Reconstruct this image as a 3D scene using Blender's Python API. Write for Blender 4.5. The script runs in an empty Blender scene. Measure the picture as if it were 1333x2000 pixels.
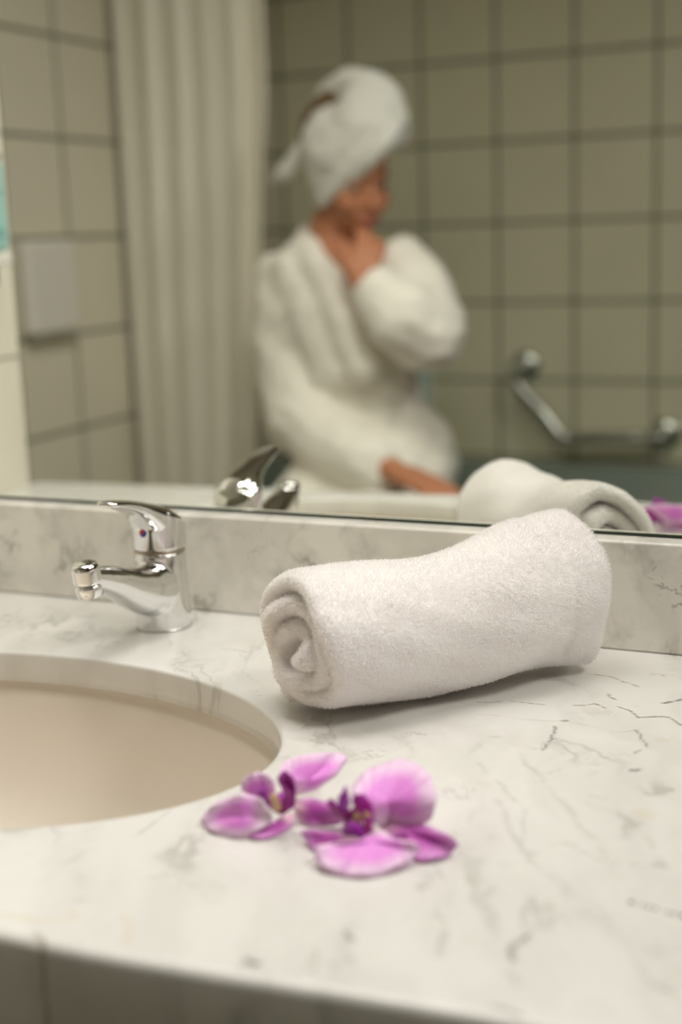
import bpy, bmesh, math
import numpy as np
from mathutils import Vector, Matrix

SC = bpy.context.scene
COL = SC.collection
R0 = np.random.default_rng(7)

# ------------------------------------------------------------------ camera
F_PX = 2630.1
YAW, PITCH, ROLL, CH = 0.42664, 0.19746, -0.032036, 0.32404
D = 1.04291          # plane of the mirror (y); worktop is z = 0
TAU = -0.004         # the mirror leans very slightly into its wall
MZ = 0.0896          # bottom edge of the mirror / top of the backsplash
FW = np.array([-math.sin(YAW)*math.cos(PITCH), math.cos(YAW)*math.cos(PITCH), -math.sin(PITCH)])
RT = np.array([math.cos(YAW), math.sin(YAW), 0.0])
UP = np.cross(RT, FW)
R2 = RT*math.cos(ROLL)+UP*math.sin(ROLL)
U2 = -RT*math.sin(ROLL)+UP*math.cos(ROLL)
cam = bpy.data.cameras.new('camera')
cam_o = bpy.data.objects.new('camera', cam)
COL.objects.link(cam_o)
m = Matrix.Identity(4)
for i in range(3):
    m[i][0], m[i][1], m[i][2] = R2[i], U2[i], -FW[i]
m[2][3] = CH
cam_o.matrix_world = m
cam.sensor_fit = 'VERTICAL'; cam.sensor_height = 36.0; cam.sensor_width = 24.0
cam.lens = F_PX/2000*36
cam.clip_start = 0.02
cam.dof.use_dof = True
cam.dof.focus_distance = 0.97
cam.dof.aperture_fstop = 2.9
SC.camera = cam_o

# ------------------------------------------------------------------ light
SC.view_settings.view_transform = 'Standard'
SC.view_settings.look = 'None'
SC.view_settings.gamma = 1
SC.view_settings.use_curve_mapping = False
SC.view_settings.exposure = 0.10
w = bpy.data.worlds.new('world'); SC.world = w; w.use_nodes = True
w.node_tree.nodes['Background'].inputs[0].default_value = (1.0, 0.93, 0.82, 1)
w.node_tree.nodes['Background'].inputs[1].default_value = 0.10

def area(name, loc, target, sx, sy, power, color, spread=180):
    l = bpy.data.lights.new(name, 'AREA'); l.shape = 'RECTANGLE'
    l.size = sx; l.size_y = sy; l.energy = power; l.color = color
    l.spread = math.radians(spread)
    o = bpy.data.objects.new(name, l); COL.objects.link(o)
    o.location = loc
    d = Vector(target)-Vector(loc)
    o.rotation_euler = d.to_track_quat('-Z', 'Y').to_euler()
    return o
area('mirror_lamp_light', (-0.45, 0.925, 0.90), (-0.45, 0.72, 0.0), 0.95, 0.06, 4.1, (1.0, 0.968, 0.918))
area('ceiling_lamp_light', (0.80, 0.60, 1.49), (-0.75, 0.20, -0.1), 0.60, 0.45, 8.4, (1.0, 0.968, 0.918), 110)
area('tub_side_lamp_light', (-0.60, 0.62, 1.49), (-0.98, -0.22, -0.1), 0.45, 0.45, 6.2, (1.0, 0.968, 0.918), 100)

SC.cycles.max_bounces = 20; SC.cycles.diffuse_bounces = 12; SC.cycles.transmission_bounces = 14

# ------------------------------------------------------------------ measuring helpers: a sight line meets a real plane
def _frame(v):
    if not v: return FW, R2, U2, np.array([0, 0, CH])
    a = -2*TAU; c, s = math.cos(a), math.sin(a)
    M = np.array([[1, 0, 0], [0, c, -s], [0, s, c]])
    o = np.array([0, D, MZ])
    return M@FW, M@R2, M@U2, M@(np.array([0, 0, CH])-o)+o
def at(px, py, z=0.0, axis=2):
    fw, r, u, c = _frame(False)
    d = fw+r*(px-666.5)/F_PX-u*(py-1000)/F_PX
    return Vector(c+(z-c[axis])/d[axis]*d)
def seen(px, py, y, axis=1):
    """a place in the room seen by way of the mirror, at room depth y"""
    fw, r, u, c = _frame(True)
    d = fw+r*(px-666.5)/F_PX-u*(py-1000)/F_PX
    val = 2*D-y if axis == 1 else y
    P = c+(val-c[axis])/d[axis]*d
    return Vector((P[0], 2*D-P[1], P[2]))

# ------------------------------------------------------------------ object helpers
def link(name, me, mat=None, parent=None, smooth=True):
    o = bpy.data.objects.new(name, me); COL.objects.link(o)
    if mat:
        for mm in (mat if isinstance(mat, (list, tuple)) else [mat]): me.materials.append(mm)
    if smooth and len(me.polygons):
        me.polygons.foreach_set('use_smooth', [True]*len(me.polygons))
    if parent: o.parent = parent
    return o
def obj(name, bm, mat=None, parent=None, smooth=True):
    me = bpy.data.meshes.new(name); bm.to_mesh(me); bm.free()
    return link(name, me, mat, parent, smooth)
def pyobj(name, vs, fs, mat=None, parent=None, smooth=True):
    me = bpy.data.meshes.new(name); me.from_pydata([tuple(v) for v in vs], [], fs); me.validate()
    return link(name, me, mat, parent, smooth)
def fix_normals(o):
    bm = bmesh.new(); bm.from_mesh(o.data); bmesh.ops.recalc_face_normals(bm, faces=bm.faces); bm.to_mesh(o.data); bm.free()
    return o
def thing(name, label, cat, loc, group=None):
    o = bpy.data.objects.new(name, None); COL.objects.link(o); o.location = loc
    o.empty_display_size = 0.02
    return tag(o, label, cat, group)
def tag(o, label, cat, group=None):
    o['label'] = label; o['category'] = cat
    if group: o['group'] = group
    return o
def struct(o):
    o['kind'] = 'structure'; return o
def rebase(o, parent):
    """geometry is written in room coordinates: keep it there under a moved parent"""
    o.parent = parent; o.location = -Vector(parent.location); return o
def box(bm, x0, x1, y0, y1, z0, z1, bev=0.0):
    r = bmesh.ops.create_cube(bm, size=1)
    for v in r['verts']:
        v.co = Vector(((x0+x1)/2+v.co.x*(x1-x0), (y0+y1)/2+v.co.y*(y1-y0), (z0+z1)/2+v.co.z*(z1-z0)))
    if bev:
        es = list({e for v in r['verts'] for e in v.link_edges})
        bmesh.ops.bevel(bm, geom=es, offset=bev, segments=3, affect='EDGES', profile=0.5)
def boxobj(name, b, mat, parent=None, bev=0.0, smooth=False):
    bm = bmesh.new(); box(bm, *b, bev=bev); return obj(name, bm, mat, parent, smooth)
def tube(bm, pts, rad, n=16, caps=True):
    pts = [Vector(p) for p in pts]
    rads = rad if isinstance(rad, (list, tuple)) else [rad]*len(pts)
    t0 = (pts[1]-pts[0]).normalized()
    nrm = t0.cross(Vector((0.13, 0.3, 1))).normalized()
    rings = []
    for i, p in enumerate(pts):
        t = (pts[min(i+1, len(pts)-1)]-pts[max(i-1, 0)]).normalized()
        nrm = (nrm-t*nrm.dot(t)).normalized(); b = t.cross(nrm)
        rings.append([bm.verts.new(p+(nrm*math.cos(2*math.pi*k/n)+b*math.sin(2*math.pi*k/n))*rads[i]) for k in range(n)])
    for a, c in zip(rings[:-1], rings[1:]):
        for k in range(n): bm.faces.new((a[k], a[(k+1) % n], c[(k+1) % n], c[k]))
    if caps:
        bm.faces.new(rings[0][::-1]); bm.faces.new(rings[-1])
def lathe(bm, c, prof, n=48, axis=Vector((0, 0, 1))):
    q = Vector((0, 0, 1)).rotation_difference(axis.normalized())
    rings = []
    for r, z in prof:
        rings.append([bm.verts.new(Vector(c)+q@Vector((r*math.cos(2*math.pi*k/n), r*math.sin(2*math.pi*k/n), z))) for k in range(n)])
    for a, b in zip(rings[:-1], rings[1:]):
        for k in range(n): bm.faces.new((a[k], a[(k+1) % n], b[(k+1) % n], b[k]))
    bm.faces.new(rings[0][::-1]); bm.faces.new(rings[-1])
def crom(P, n, closed=True):
    P = [np.array(p, float) for p in P]; m_ = len(P); out = []
    for j in range(n):
        t = j*(m_ if closed else m_-1)/(n if closed else n-1); i = min(int(t), m_-1 if closed else m_-2); f = t-i
        g = (lambda k: P[k % m_]) if closed else (lambda k: P[max(0, min(m_-1, k))])
        a, b, c, d = g(i-1), g(i), g(i+1), g(i+2)
        out.append(0.5*((2*b)+(-a+c)*f+(2*a-5*b+4*c-d)*f*f+(-a+3*b-3*c+d)*f**3))
    return out

# fused bodies: overlapping balls and ellipsoids turned into one continuous skin
def ball(bm, c, r, M=None, sub=2):
    g = bmesh.ops.create_icosphere(bm, subdivisions=sub, radius=1.0)
    rr = r if hasattr(r, '__len__') else (r, r, r)
    for v in g['verts']:
        q = Vector((v.co.x*rr[0], v.co.y*rr[1], v.co.z*rr[2]))
        v.co = Vector(c)+(M@q if M else q)
def chain(bm, pts, step=0.35, sub=2):
    for (a, ra), (b, rb) in zip(pts[:-1], pts[1:]):
        a, b = Vector(a), Vector(b); L = (b-a).length
        n = max(1, int(L/(min(ra, rb)*step)))
        for k in range(n+1):
            t = k/n; ball(bm, a.lerp(b, t), ra+(rb-ra)*t, sub=sub)
def fuse(name, bm, voxel, mat, parent=None, smooth=6, noise=None):
    me = bpy.data.meshes.new(name); bm.to_mesh(me); bm.free()
    o = bpy.data.objects.new(name, me); COL.objects.link(o)
    md = o.modifiers.new('r', 'REMESH'); md.mode = 'VOXEL'; md.voxel_size = voxel
    if smooth:
        s = o.modifiers.new('s', 'SMOOTH'); s.iterations = smooth; s.factor = 0.5
    if noise:
        for sz, st in noise:
            tx = bpy.data.textures.new('folds', 'CLOUDS'); tx.noise_scale = sz; tx.noise_depth = 1
            dm = o.modifiers.new('d', 'DISPLACE'); dm.texture = tx; dm.strength = st; dm.mid_level = 0.5; dm.texture_coords = 'LOCAL'
    dg = bpy.context.evaluated_depsgraph_get()
    me2 = bpy.data.meshes.new_from_object(o.evaluated_get(dg))
    bpy.data.objects.remove(o)
    me2.name = name
    return link(name, me2, mat, parent)

# ------------------------------------------------------------------ materials
def mat(name, col, rough=0.5, metal=0.0, **kw):
    M = bpy.data.materials.new(name); M.use_nodes = True
    b = M.node_tree.nodes['Principled BSDF']
    b.inputs['Base Color'].default_value = (*col, 1); b.inputs['Roughness'].default_value = rough
    b.inputs['Metallic'].default_value = metal
    for k, v in kw.items(): b.inputs[k.replace('_', ' ')].default_value = v
    return M
class G:
    def __init__(s, M): s.nt = M.node_tree; s.b = s.nt.nodes['Principled BSDF']
    def n(s, t, **kw):
        x = s.nt.nodes.new(t)
        for k, v in kw.items():
            if hasattr(x, k): setattr(x, k, v)
            else: s.set(x, k, v)
        return x
    def set(s, x, k, v):
        i = x.inputs[k]
        if isinstance(v, bpy.types.NodeSocket): s.nt.links.new(v, i)
        else: i.default_value = v
    def math(s, op, a, b=0.0, clamp=False):
        x = s.nt.nodes.new('ShaderNodeMath'); x.operation = op; x.use_clamp = clamp
        s.set(x, 0, a); s.set(x, 1, b); return x.outputs[0]
    def vec(s, op, a, b=None):
        x = s.nt.nodes.new('ShaderNodeVectorMath'); x.operation = op; s.set(x, 0, a)
        if b is not None:
            if op == 'SCALE': s.set(x, 3, b)
            else: s.set(x, 1, b)
        return x.outputs['Value'] if op in ('DOT_PRODUCT', 'LENGTH', 'DISTANCE') else x.outputs[0]
    def ramp(s, f, a, b):   # smooth 0..1 between a and b
        x = s.nt.nodes.new('ShaderNodeMapRange'); x.interpolation_type = 'SMOOTHSTEP'
        s.set(x, 0, f); x.inputs[1].default_value = a; x.inputs[2].default_value = b; return x.outputs[0]
    def mix(s, f, a, b):
        x = s.nt.nodes.new('ShaderNodeMix'); x.data_type = 'RGBA'
        s.set(x, 0, f); s.set(x, 6, a); s.set(x, 7, b); return x.outputs[2]
    def noise(s, v, scale, detail=3, rough=0.5, dist=0.0, out=0):
        x = s.nt.nodes.new('ShaderNodeTexNoise'); s.set(x, 'Vector', v)
        x.inputs['Scale'].default_value = scale; x.inputs['Detail'].default_value = detail
        x.inputs['Roughness'].default_value = rough; x.inputs['Distortion'].default_value = dist
        return x.outputs[out]
    def link(s, a, b): s.nt.links.new(a, b)

def tile_mat(name, horiz, offx, offz, col, grout, size=0.2, gw=0.0085, rough=0.25):
    M = mat(name, col, rough); g = G(M)
    pos = g.n('ShaderNodeNewGeometry').outputs['Position']
    sp = g.n('ShaderNodeSeparateXYZ'); g.link(pos, sp.inputs[0])
    def line(s, off):
        a = g.math('MULTIPLY', g.math('SUBTRACT', s, off), 1/size)
        fr = g.math('FRACT', g.math('ADD', a, 100.5))
        return g.math('ABSOLUTE', g.math('SUBTRACT', fr, 0.5))
    d = g.math('MINIMUM', line(sp.outputs[horiz], offx), line(sp.outputs[2], offz))
    k = g.ramp(d, gw*0.35/size, gw*0.65/size)
    tone = g.noise(pos, 2.3, 2)
    c1 = g.mix(g.ramp(tone, 0.35, 0.65), (*[x*0.95 for x in col], 1), (*col, 1))
    g.link(g.mix(k, (*grout, 1), c1), g.b.inputs['Base Color'])
    g.link(g.math('ADD', g.math('MULTIPLY', g.math('SUBTRACT', 1.0, k), 0.55), rough), g.b.inputs['Roughness'])
    bp = g.n('ShaderNodeBump'); bp.inputs['Strength'].default_value = 0.5; bp.inputs['Distance'].default_value = 0.002
    g.link(k, bp.inputs['Height']); g.link(bp.outputs[0], g.b.inputs['Normal'])
    return M

def marble_mat(name, base, veins=(), cloud=0.25, cloud_scale=14, seg_jit=0.006, vein_amt=1.0, yellow=True, zs=1.0):
    M = mat(name, base, 0.16); g = G(M)
    pos = g.vec('MULTIPLY', g.n('ShaderNodeNewGeometry').outputs['Position'], (1.0, 1.0, zs))
    warp = g.vec('SCALE', g.vec('SUBTRACT', g.noise(pos, 9, 4, 0.6, out=1), (0.5, 0.5, 0.5)), 0.085)
    pw = g.vec('ADD', pos, warp)
    warp2 = g.vec('SCALE', g.vec('SUBTRACT', g.noise(pos, 70, 4, 0.6, out=1), (0.5, 0.5, 0.5)), seg_jit)
    ps = g.vec('ADD', pos, warp2)
    # stretched space for long faint veins running across the slab
    m0 = g.n('ShaderNodeMapping'); g.link(pw, m0.inputs[0]); m0.inputs['Rotation'].default_value = (0, 0, -0.45)
    mp = g.n('ShaderNodeMapping'); g.link(m0.outputs[0], mp.inputs[0]); mp.inputs['Scale'].default_value = (10.5, 3.4, 6)
    n1 = g.noise(mp.outputs[0], 1.0, 6, 0.55)
    ridge = g.math('ABSOLUTE', g.math('SUBTRACT', n1, 0.5))
    r1 = g.math('SUBTRACT', 1.0, g.ramp(ridge, 0.0, 0.022))
    r2 = g.math('SUBTRACT', 1.0, g.ramp(ridge, 0.0, 0.10))
    msk = g.ramp(g.noise(pos, 11, 3), 0.47, 0.66)
    n2 = g.noise(pw, 24, 6, 0.6)
    ridge2 = g.math('SUBTRACT', 1.0, g.ramp(g.math('ABSOLUTE', g.math('SUBTRACT', n2, 0.5)), 0.0, 0.016))
    msk2 = g.ramp(g.noise(pos, 17, 3), 0.54, 0.70)
    cl = g.ramp(g.noise(pw, cloud_scale, 5, 0.6), 0.48, 0.80)
    grey = (0.30, 0.29, 0.25, 1); dark = (0.10, 0.10, 0.085, 1)
    c = g.mix(g.math('MULTIPLY', cl, cloud), (*base, 1), (0.40, 0.40, 0.37, 1))
    c = g.mix(g.math('MULTIPLY', r2, 0.11*vein_amt), c, grey)
    c = g.mix(g.math('MULTIPLY', g.math('MULTIPLY', r1, msk), 0.45*vein_amt), c, grey)
    c = g.mix(g.math('MULTIPLY', g.math('MULTIPLY', ridge2, msk2), 0.50*vein_amt), c, grey)
    if yellow:
        yl = g.ramp(g.noise(pos, 8.5, 4), 0.62, 0.84)
        c = g.mix(g.math('MULTIPLY', yl, 0.35), c, (0.75, 0.68, 0.42, 1))
    if veins:
        brk = g.ramp(g.noise(pos, 160, 3), 0.28, 0.50)
        acc = {}
        for kind in 'gbyd':
            a_ = g.n('ShaderNodeAttribute'); a_.attribute_name = 'vein_'+kind; acc[kind] = a_.outputs['Fac']
        for kind, s_ in acc.items():
            cc = {'d': dark, 'g': grey, 'b': (0.23, 0.19, 0.10, 1), 'y': (0.66, 0.58, 0.33, 1)}[kind]
            if kind in 'db': s_ = g.math('MULTIPLY', s_, brk)
            if kind == 'g': s_ = g.math('MULTIPLY', s_, g.ramp(g.noise(pos, 45, 4), 0.34, 0.66))
            c = g.mix(s_, c, cc)
    g.link(c, g.b.inputs['Base Color'])
    g.link(g.math('ADD', 0.13, g.math('MULTIPLY', n2, 0.12)), g.b.inputs['Roughness'])
    g.b.inputs['Specular IOR Level'].default_value = 0.4
    return M

def P(*l):  # worktop points from places on the slab
    return [tuple(at(x, y))[:2] for x, y in l]
def cr8(l): return P(*[(933+x/3.333, 1250+y/3.333) for x, y in l])
VEINS = [
    ('b', .0011, .75, cr8([(640,430),(700,430),(760,420),(850,450)])),
    ('b', .0010, .8, cr8([(930,440),(1000,465),(1060,510),(1120,505),(1200,505),(1260,510),(1333,540),(1420,560)])),
    ('b', .0010, .5, cr8([(0,405),(60,415),(130,412)])), ('b', .0010, .6, cr8([(200,410),(330,420),(420,425)])),
    ('g', .0010, .3, cr8([(420,425),(640,430)])),
    ('d', .0020, .85, cr8([(1200,412),(1260,396),(1345,378)])),
    ('d', .0011, .6, cr8([(850,350),(850,375),(880,395)])),
    ('b', .0010, .55, cr8([(720,220),(860,240),(1000,280),(1050,300)])),
    ('g', .0010, .45, cr8([(0,490),(220,500),(560,530),(700,550),(900,590),(1050,575)])),
    ('d', .0022, .7, cr8([(570,528),(590,524)])),
    ('d', .0013, .6, cr8([(485,555),(480,590),(455,600),(450,635),(430,670),(410,700),(405,720)])),
    ('d', .0020, .6, cr8([(440,630),(468,636)])),
    ('g', .0028, .8, cr8([(85,622),(122,626)])),
    ('d', .0011, .5, cr8([(1035,580),(1040,630),(1075,665),(1085,700),(1020,735)])),
    ('d', .0016, .8, cr8([(1010,855),(1060,855)])), ('g', .0018, .6, cr8([(745,862),(785,860)])),
    ('g', .0016, .6, cr8([(1275,832),(1300,830)])),
    ('g', .0014, .5, cr8([(0,810),(60,840),(140,900),(200,1020),(260,1090),(310,1180),(340,1240),(300,1330)])),
    ('d', .0020, .3, cr8([(205,1025),(215,1035)])),
    ('g', .0026, .38, cr8([(280,760),(400,850),(520,1050),(640,1170),(740,1270),(810,1310),(830,1400)])),
    ('g', .0022, .38, cr8([(700,1000),(850,1050),(1000,1180),(1150,1340),(1200,1430),(1250,1480)])),
    ('d', .0022, .4, cr8([(1140,1442),(1215,1448)])),
    ('g', .0024, .5, cr8([(300,1370),(390,1375)])), ('g', .0022, .5, cr8([(180,1450),(240,1450)])),
    ('y', .0060, .45, cr8([(1165,640),(1205,645)])), ('y', .0070, .5, cr8([(1070,1120),(1110,1150)])),
    ('d', .0026, .75, P((488,1878),(505,1884))),
    ('y', .0030, .5, P((235,1790),(245,1820),(252,1845))),
    ('y', .0032, .45, P((0,1785),(50,1795),(90,1805),(145,1800),(140,1780))),
    ('b', .0022, .5, P((75,1830),(85,1845))),
    ('d', .0019, .65, P((1037,1820),(1022,1832),(1012,1845),(1007,1862),(1008,1872))),
    ('g', .0026, .5, P((855,1785),(866,1810),(866,1855),(862,1870))),
    ('g', .0026, .45, P((1175,1770),(1200,1815),(1225,1860),(1270,1905),(1310,1940))),
    ('d', .0022, .5, P((675,1826),(680,1836))), ('g', .0020, .5, P((682,1868),(706,1885))),
    ('g', .0024, .5, P((985,1895),(1007,1920))), ('d', .0022, .4, P((955,1965),(990,1978),(1010,1990))),
    ('g', .0014, .5, P((400,1575),(345,1577),(322,1590),(280,1625),(258,1640))),
    ('g', .0014, .35, P((120,1690),(180,1660),(215,1650))),
    ('g', .0024, .4, P((95,1180),(125,1200),(170,1205),(215,1203))),
    ('g', .0020, .5, P((370,1248),(392,1246))), ('g', .0016, .4, P((430,1265),(480,1275))),
    ('g', .0024, .4, P((960,1560),(1000,1620),(1060,1700),(1120,1760),(1170,1800))),
]
MB = (0.75, 0.742, 0.71)
m_top = marble_mat('white_veined_marble', MB, VEINS, cloud=0.07, zs=0.3)
m_splash = marble_mat('clouded_marble', (0.90, 0.875, 0.80), (), cloud=0.55, cloud_scale=26, vein_amt=1.5, yellow=False)
m_tile_back = tile_mat('cream_tiles_back', 0, -1.4647, 0.9414, (0.72, 0.69, 0.515), (0.15, 0.155, 0.12))
m_tile_left = tile_mat('cream_tiles_left', 1, -0.300, 0.9414, (0.74, 0.695, 0.57), (0.18, 0.185, 0.14))
m_tile_corner = tile_mat('cream_tiles_corner', 1, 0.43, 0.179, (0.84, 0.79, 0.68), (0.40, 0.36, 0.28), size=0.3, gw=0.005)
m_plaster = mat('warm_white_plaster', (0.62, 0.58, 0.50), 0.8)
m_dark_wall = mat('bounce_cutting_brown', (0.22, 0.17, 0.12), 0.6)  # unseen right wall: dark brown put in to cut bounce light on the apron
m_floor = tile_mat('floor_tiles', 0, 0, 0, (0.15, 0.13, 0.10), (0.08, 0.07, 0.06), size=0.3)
m_ceramic = mat('basin_ceramic', (0.76, 0.69, 0.60), 0.22)
m_tub = mat('pale_green_enamel', (0.22, 0.27, 0.23), 0.25)
m_chrome = mat('chrome', (0.80, 0.80, 0.80), 0.07, 1.0)
m_chrome2 = mat('satin_chrome', (0.62, 0.64, 0.60), 0.22, 1.0)
m_mirror = mat('silvered_glass', (0.88, 0.90, 0.84), 0.0, 1.0)
m_glassedge = mat('dark_green_glass_edge', (0.015, 0.03, 0.012), 0.2)
m_plastic = mat('white_plastic', (0.80, 0.78, 0.74), 0.4)
m_bluered = [mat('red_enamel', (0.55, 0.05, 0.03), 0.3), mat('blue_enamel', (0.02, 0.06, 0.40), 0.3)]
m_skin = mat('warm_skin', (0.50, 0.21, 0.11), 0.55, Subsurface_Weight=0.1)
m_lips = mat('lips', (0.35, 0.09, 0.07), 0.5)
m_eye = mat('dark_iris', (0.03, 0.02, 0.015), 0.3)
m_white_eye = mat('eye_white', (0.55, 0.5, 0.45), 0.3)
m_hair = mat('brown_hair', (0.13, 0.075, 0.03), 0.7)
def terry(name, col):
    M = mat(name, col, 0.95); g = G(M)
    g.b.inputs['Sheen Weight'].default_value = 0.35
    pos = g.n('ShaderNodeNewGeometry').outputs['Position']
    bp = g.n('ShaderNodeBump'); bp.inputs['Strength'].default_value = 0.6; bp.inputs['Distance'].default_value = 0.002
    g.link(g.noise(pos, 500, 2), bp.inputs['Height']); g.link(bp.outputs[0], g.b.inputs['Normal'])
    return M
def pile_mat(name, col, trans):
    M = mat(name, col, 0.95); nt = M.node_tree
    nt.nodes.remove(nt.nodes['Principled BSDF']); out = nt.nodes['Material Output']
    d = nt.nodes.new('ShaderNodeBsdfDiffuse'); t = nt.nodes.new('ShaderNodeBsdfTranslucent'); mx = nt.nodes.new('ShaderNodeMixShader')
    d.inputs[0].default_value = (*col, 1); t.inputs[0].default_value = (*col, 1); mx.inputs[0].default_value = trans
    nt.links.new(d.outputs[0], mx.inputs[1]); nt.links.new(t.outputs[0], mx.inputs[2]); nt.links.new(mx.outputs[0], out.inputs[0])
    return M
m_terry = [pile_mat('white_terry_ground', (0.97, 0.955, 0.945), 0.0), pile_mat('white_terry_loops', (0.980, 0.970, 0.966), 0.5)]
m_robe = terry('cream_terry_robe', (0.92, 0.885, 0.80))
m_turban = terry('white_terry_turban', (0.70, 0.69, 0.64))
m_curtain = mat('cream_curtain_cloth', (0.80, 0.77, 0.68), 0.8)
m_paper_teal = mat('pale_teal_label', (0.36, 0.62, 0.58), 0.4)
m_teal = mat('teal_plastic', (0.0, 0.24, 0.26), 0.35)
m_ltext = mat('grey_teal_print', (0.16, 0.36, 0.36), 0.5)

# ------------------------------------------------------------------ the room
FL, CE, XL, XR, YB = -0.85, 1.55, -1.6874, 1.60, -1.277
struct(boxobj('floor', (XL-.1, XR+.1, YB-.1, D+.12, FL-.05, FL), m_floor))
struct(boxobj('ceiling', (XL-.1, XR+.1, YB-.1, D+.12, CE, CE+.05), m_plaster))
struct(boxobj('wall_back', (XL-.1, XR+.1, YB-.1, YB, FL, CE), m_tile_back))
struct(boxobj('wall_left', (XL-.1, XL, YB, D+.12, FL, CE), m_tile_left))
struct(boxobj('wall_right', (XR, XR+.1, YB, D+.12, FL, CE), m_dark_wall))
struct(boxobj('wall_front', (XL, XR, D+.016, D+.12, FL, CE), m_plaster))
struct(boxobj('wall_corner', (XL, -1.18, 0.552, D+.016, FL, CE), m_tile_corner, bev=0.004))

# ------------------------------------------------------------------ vanity top with its oval cut-out
TR = 0.50            # right end of the worktop
EC, EA, EB = (-0.6277, 0.7075), 0.2457, 0.1606
SLAB = 0.025
front = [(-1.178, .540), (-.90, .515), (-.65, .498), (-.40, .476), (-.14, .4945), (.10, .497), (TR, .497)]
fx = np.array([p[0] for p in front]); fy = np.array([p[1] for p in front])
def frontcurve(x):
    c = crom(front, 60, closed=False); c = np.array(c); return float(np.interp(x, c[:, 0], c[:, 1]))
outer = []
xs = np.r_[np.linspace(-1.178, -.45, 60)[:-1], np.linspace(-.45, .12, 330)[:-1], np.linspace(.12, TR, 40)]
outer += [(x, frontcurve(x)) for x in xs]
outer += [(TR, y) for y in np.linspace(.51, D+.012, 110)]
outer += [(x, D+.012) for x in np.r_[np.linspace(TR-.01, -.1, 120)[:-1], np.linspace(-.1, -.72, 300)[:-1], np.linspace(-.72, -1.178, 40)]]
outer += [(-1.178, y) for y in np.linspace(D, .556, 30)]
N = len(outer)
def make_top():
    bm = bmesh.new()
    O = np.array(outer); ang = np.arctan2((O[:, 1]-EC[1])/EB, (O[:, 0]-EC[0])/EA)
    E = np.c_[EC[0]+EA*np.cos(ang), EC[1]+EB*np.sin(ang)]
    dirE = np.c_[np.cos(ang)*EB, np.sin(ang)*EA]; dirE /= np.linalg.norm(dirE, axis=1)[:, None]
    tg = np.roll(O, -1, 0)-np.roll(O, 1, 0); nrm = np.c_[tg[:, 1], -tg[:, 0]]; nrm /= np.linalg.norm(nrm, axis=1)[:, None]
    rings = []
    r = 0.003
    # inner wall upwards, rounded arris, flat, rounded outer arris, apron downwards
    rings.append(np.c_[E, np.full(N, -SLAB)]); rings.append(np.c_[E, np.full(N, -SLAB*.55)])
    for a in (0, 22, 45, 67, 90):
        a = math.radians(a); off = r*(1-math.cos(a)); rings.append(np.c_[E+dirE*off, np.full(N, -r+r*math.sin(a))])
    Ei = E+dirE*r; ro = 0.005; Oi = O-nrm*ro
    for t in np.r_[np.linspace(.004, .55, 300), np.linspace(.56, 1.0, 110)]: rings.append(np.c_[Ei*(1-t)+Oi*t, np.zeros(N)])
    for a in (30, 60, 90):
        a = math.radians(a); rings.append(np.c_[O-nrm*ro*(1-math.sin(a)), np.full(N, -ro+ro*math.cos(a))])
    rings.append(np.c_[O, np.full(N, -.13)])
    rings.append(np.c_[O-nrm*.025, np.full(N, -.13)])
    rings.append(np.c_[O-nrm*.025, np.full(N, -SLAB)])
    V = [[bm.verts.new(p) for p in rg] for rg in rings]
    V.append(V[0])
    for A, B in zip(V[:-1], V[1:]):
        for k in range(N):
            try: bm.faces.new((A[k], A[(k+1) % N], B[(k+1) % N], B[k]))
            except ValueError: pass
    bmesh.ops.recalc_face_normals(bm, faces=bm.faces)
    return bm
top = obj('vanity_top', make_top(), m_top, smooth=False)
def paint_veins(me):
    n = len(me.vertices); co = np.empty(n*3); me.vertices.foreach_get('co', co); co = co.reshape(-1, 3)
    p = co[:, :2].copy()
    wob = np.zeros_like(p); rg = np.random.default_rng(5)
    for k in range(22):      # a fractal wobble so that the veins run like cracks
        f = 60*1.2**k; a = rg.uniform(0, 6.28); ph = rg.uniform(0, 6.28, 2)
        d = co[:, 0]*math.cos(a)*f+co[:, 1]*math.sin(a)*f
        wob += np.c_[np.sin(d+ph[0]), np.sin(d+ph[1])]*.085/f
    p = p+wob
    out = {k: np.zeros(n) for k in 'dgby'}
    for kind, wd, st, pts in VEINS:
        best = np.full(n, 9.0)
        for A, B in zip(pts[:-1], pts[1:]):
            A, B = np.array(A), np.array(B); BA = B-A
            h = np.clip(((p-A)@BA)/max(BA@BA, 1e-12), 0, 1)
            best = np.minimum(best, np.linalg.norm(p-A-h[:, None]*BA, axis=1))
        wd = wd*1.05+.0003; t = np.clip((wd-best)/(wd*.8), 0, 1); out[kind] = np.maximum(out[kind], t*t*(3-2*t)*min(1, st*(.78 if kind == 'g' else .60 if kind == 'y' else 1.15)))
    for k, v in out.items():
        A = me.attributes.new('vein_'+k, 'FLOAT', 'POINT'); A.data.foreach_set('value', v)
paint_veins(top.data)
tag(top, 'white grey-veined marble vanity worktop with oval basin cut-out and dark shaded front apron', 'worktop')
top.data.polygons.foreach_set('use_smooth', [True]*len(top.data.polygons))

sp = boxobj('backsplash', (-1.178, TR, D-.0201, D+.0155, 0.0003, MZ-.0008), m_splash, bev=0.0022, smooth=False)
tag(sp, 'grey-clouded marble upstand along the back of the worktop, below the mirror', 'backsplash')

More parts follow.
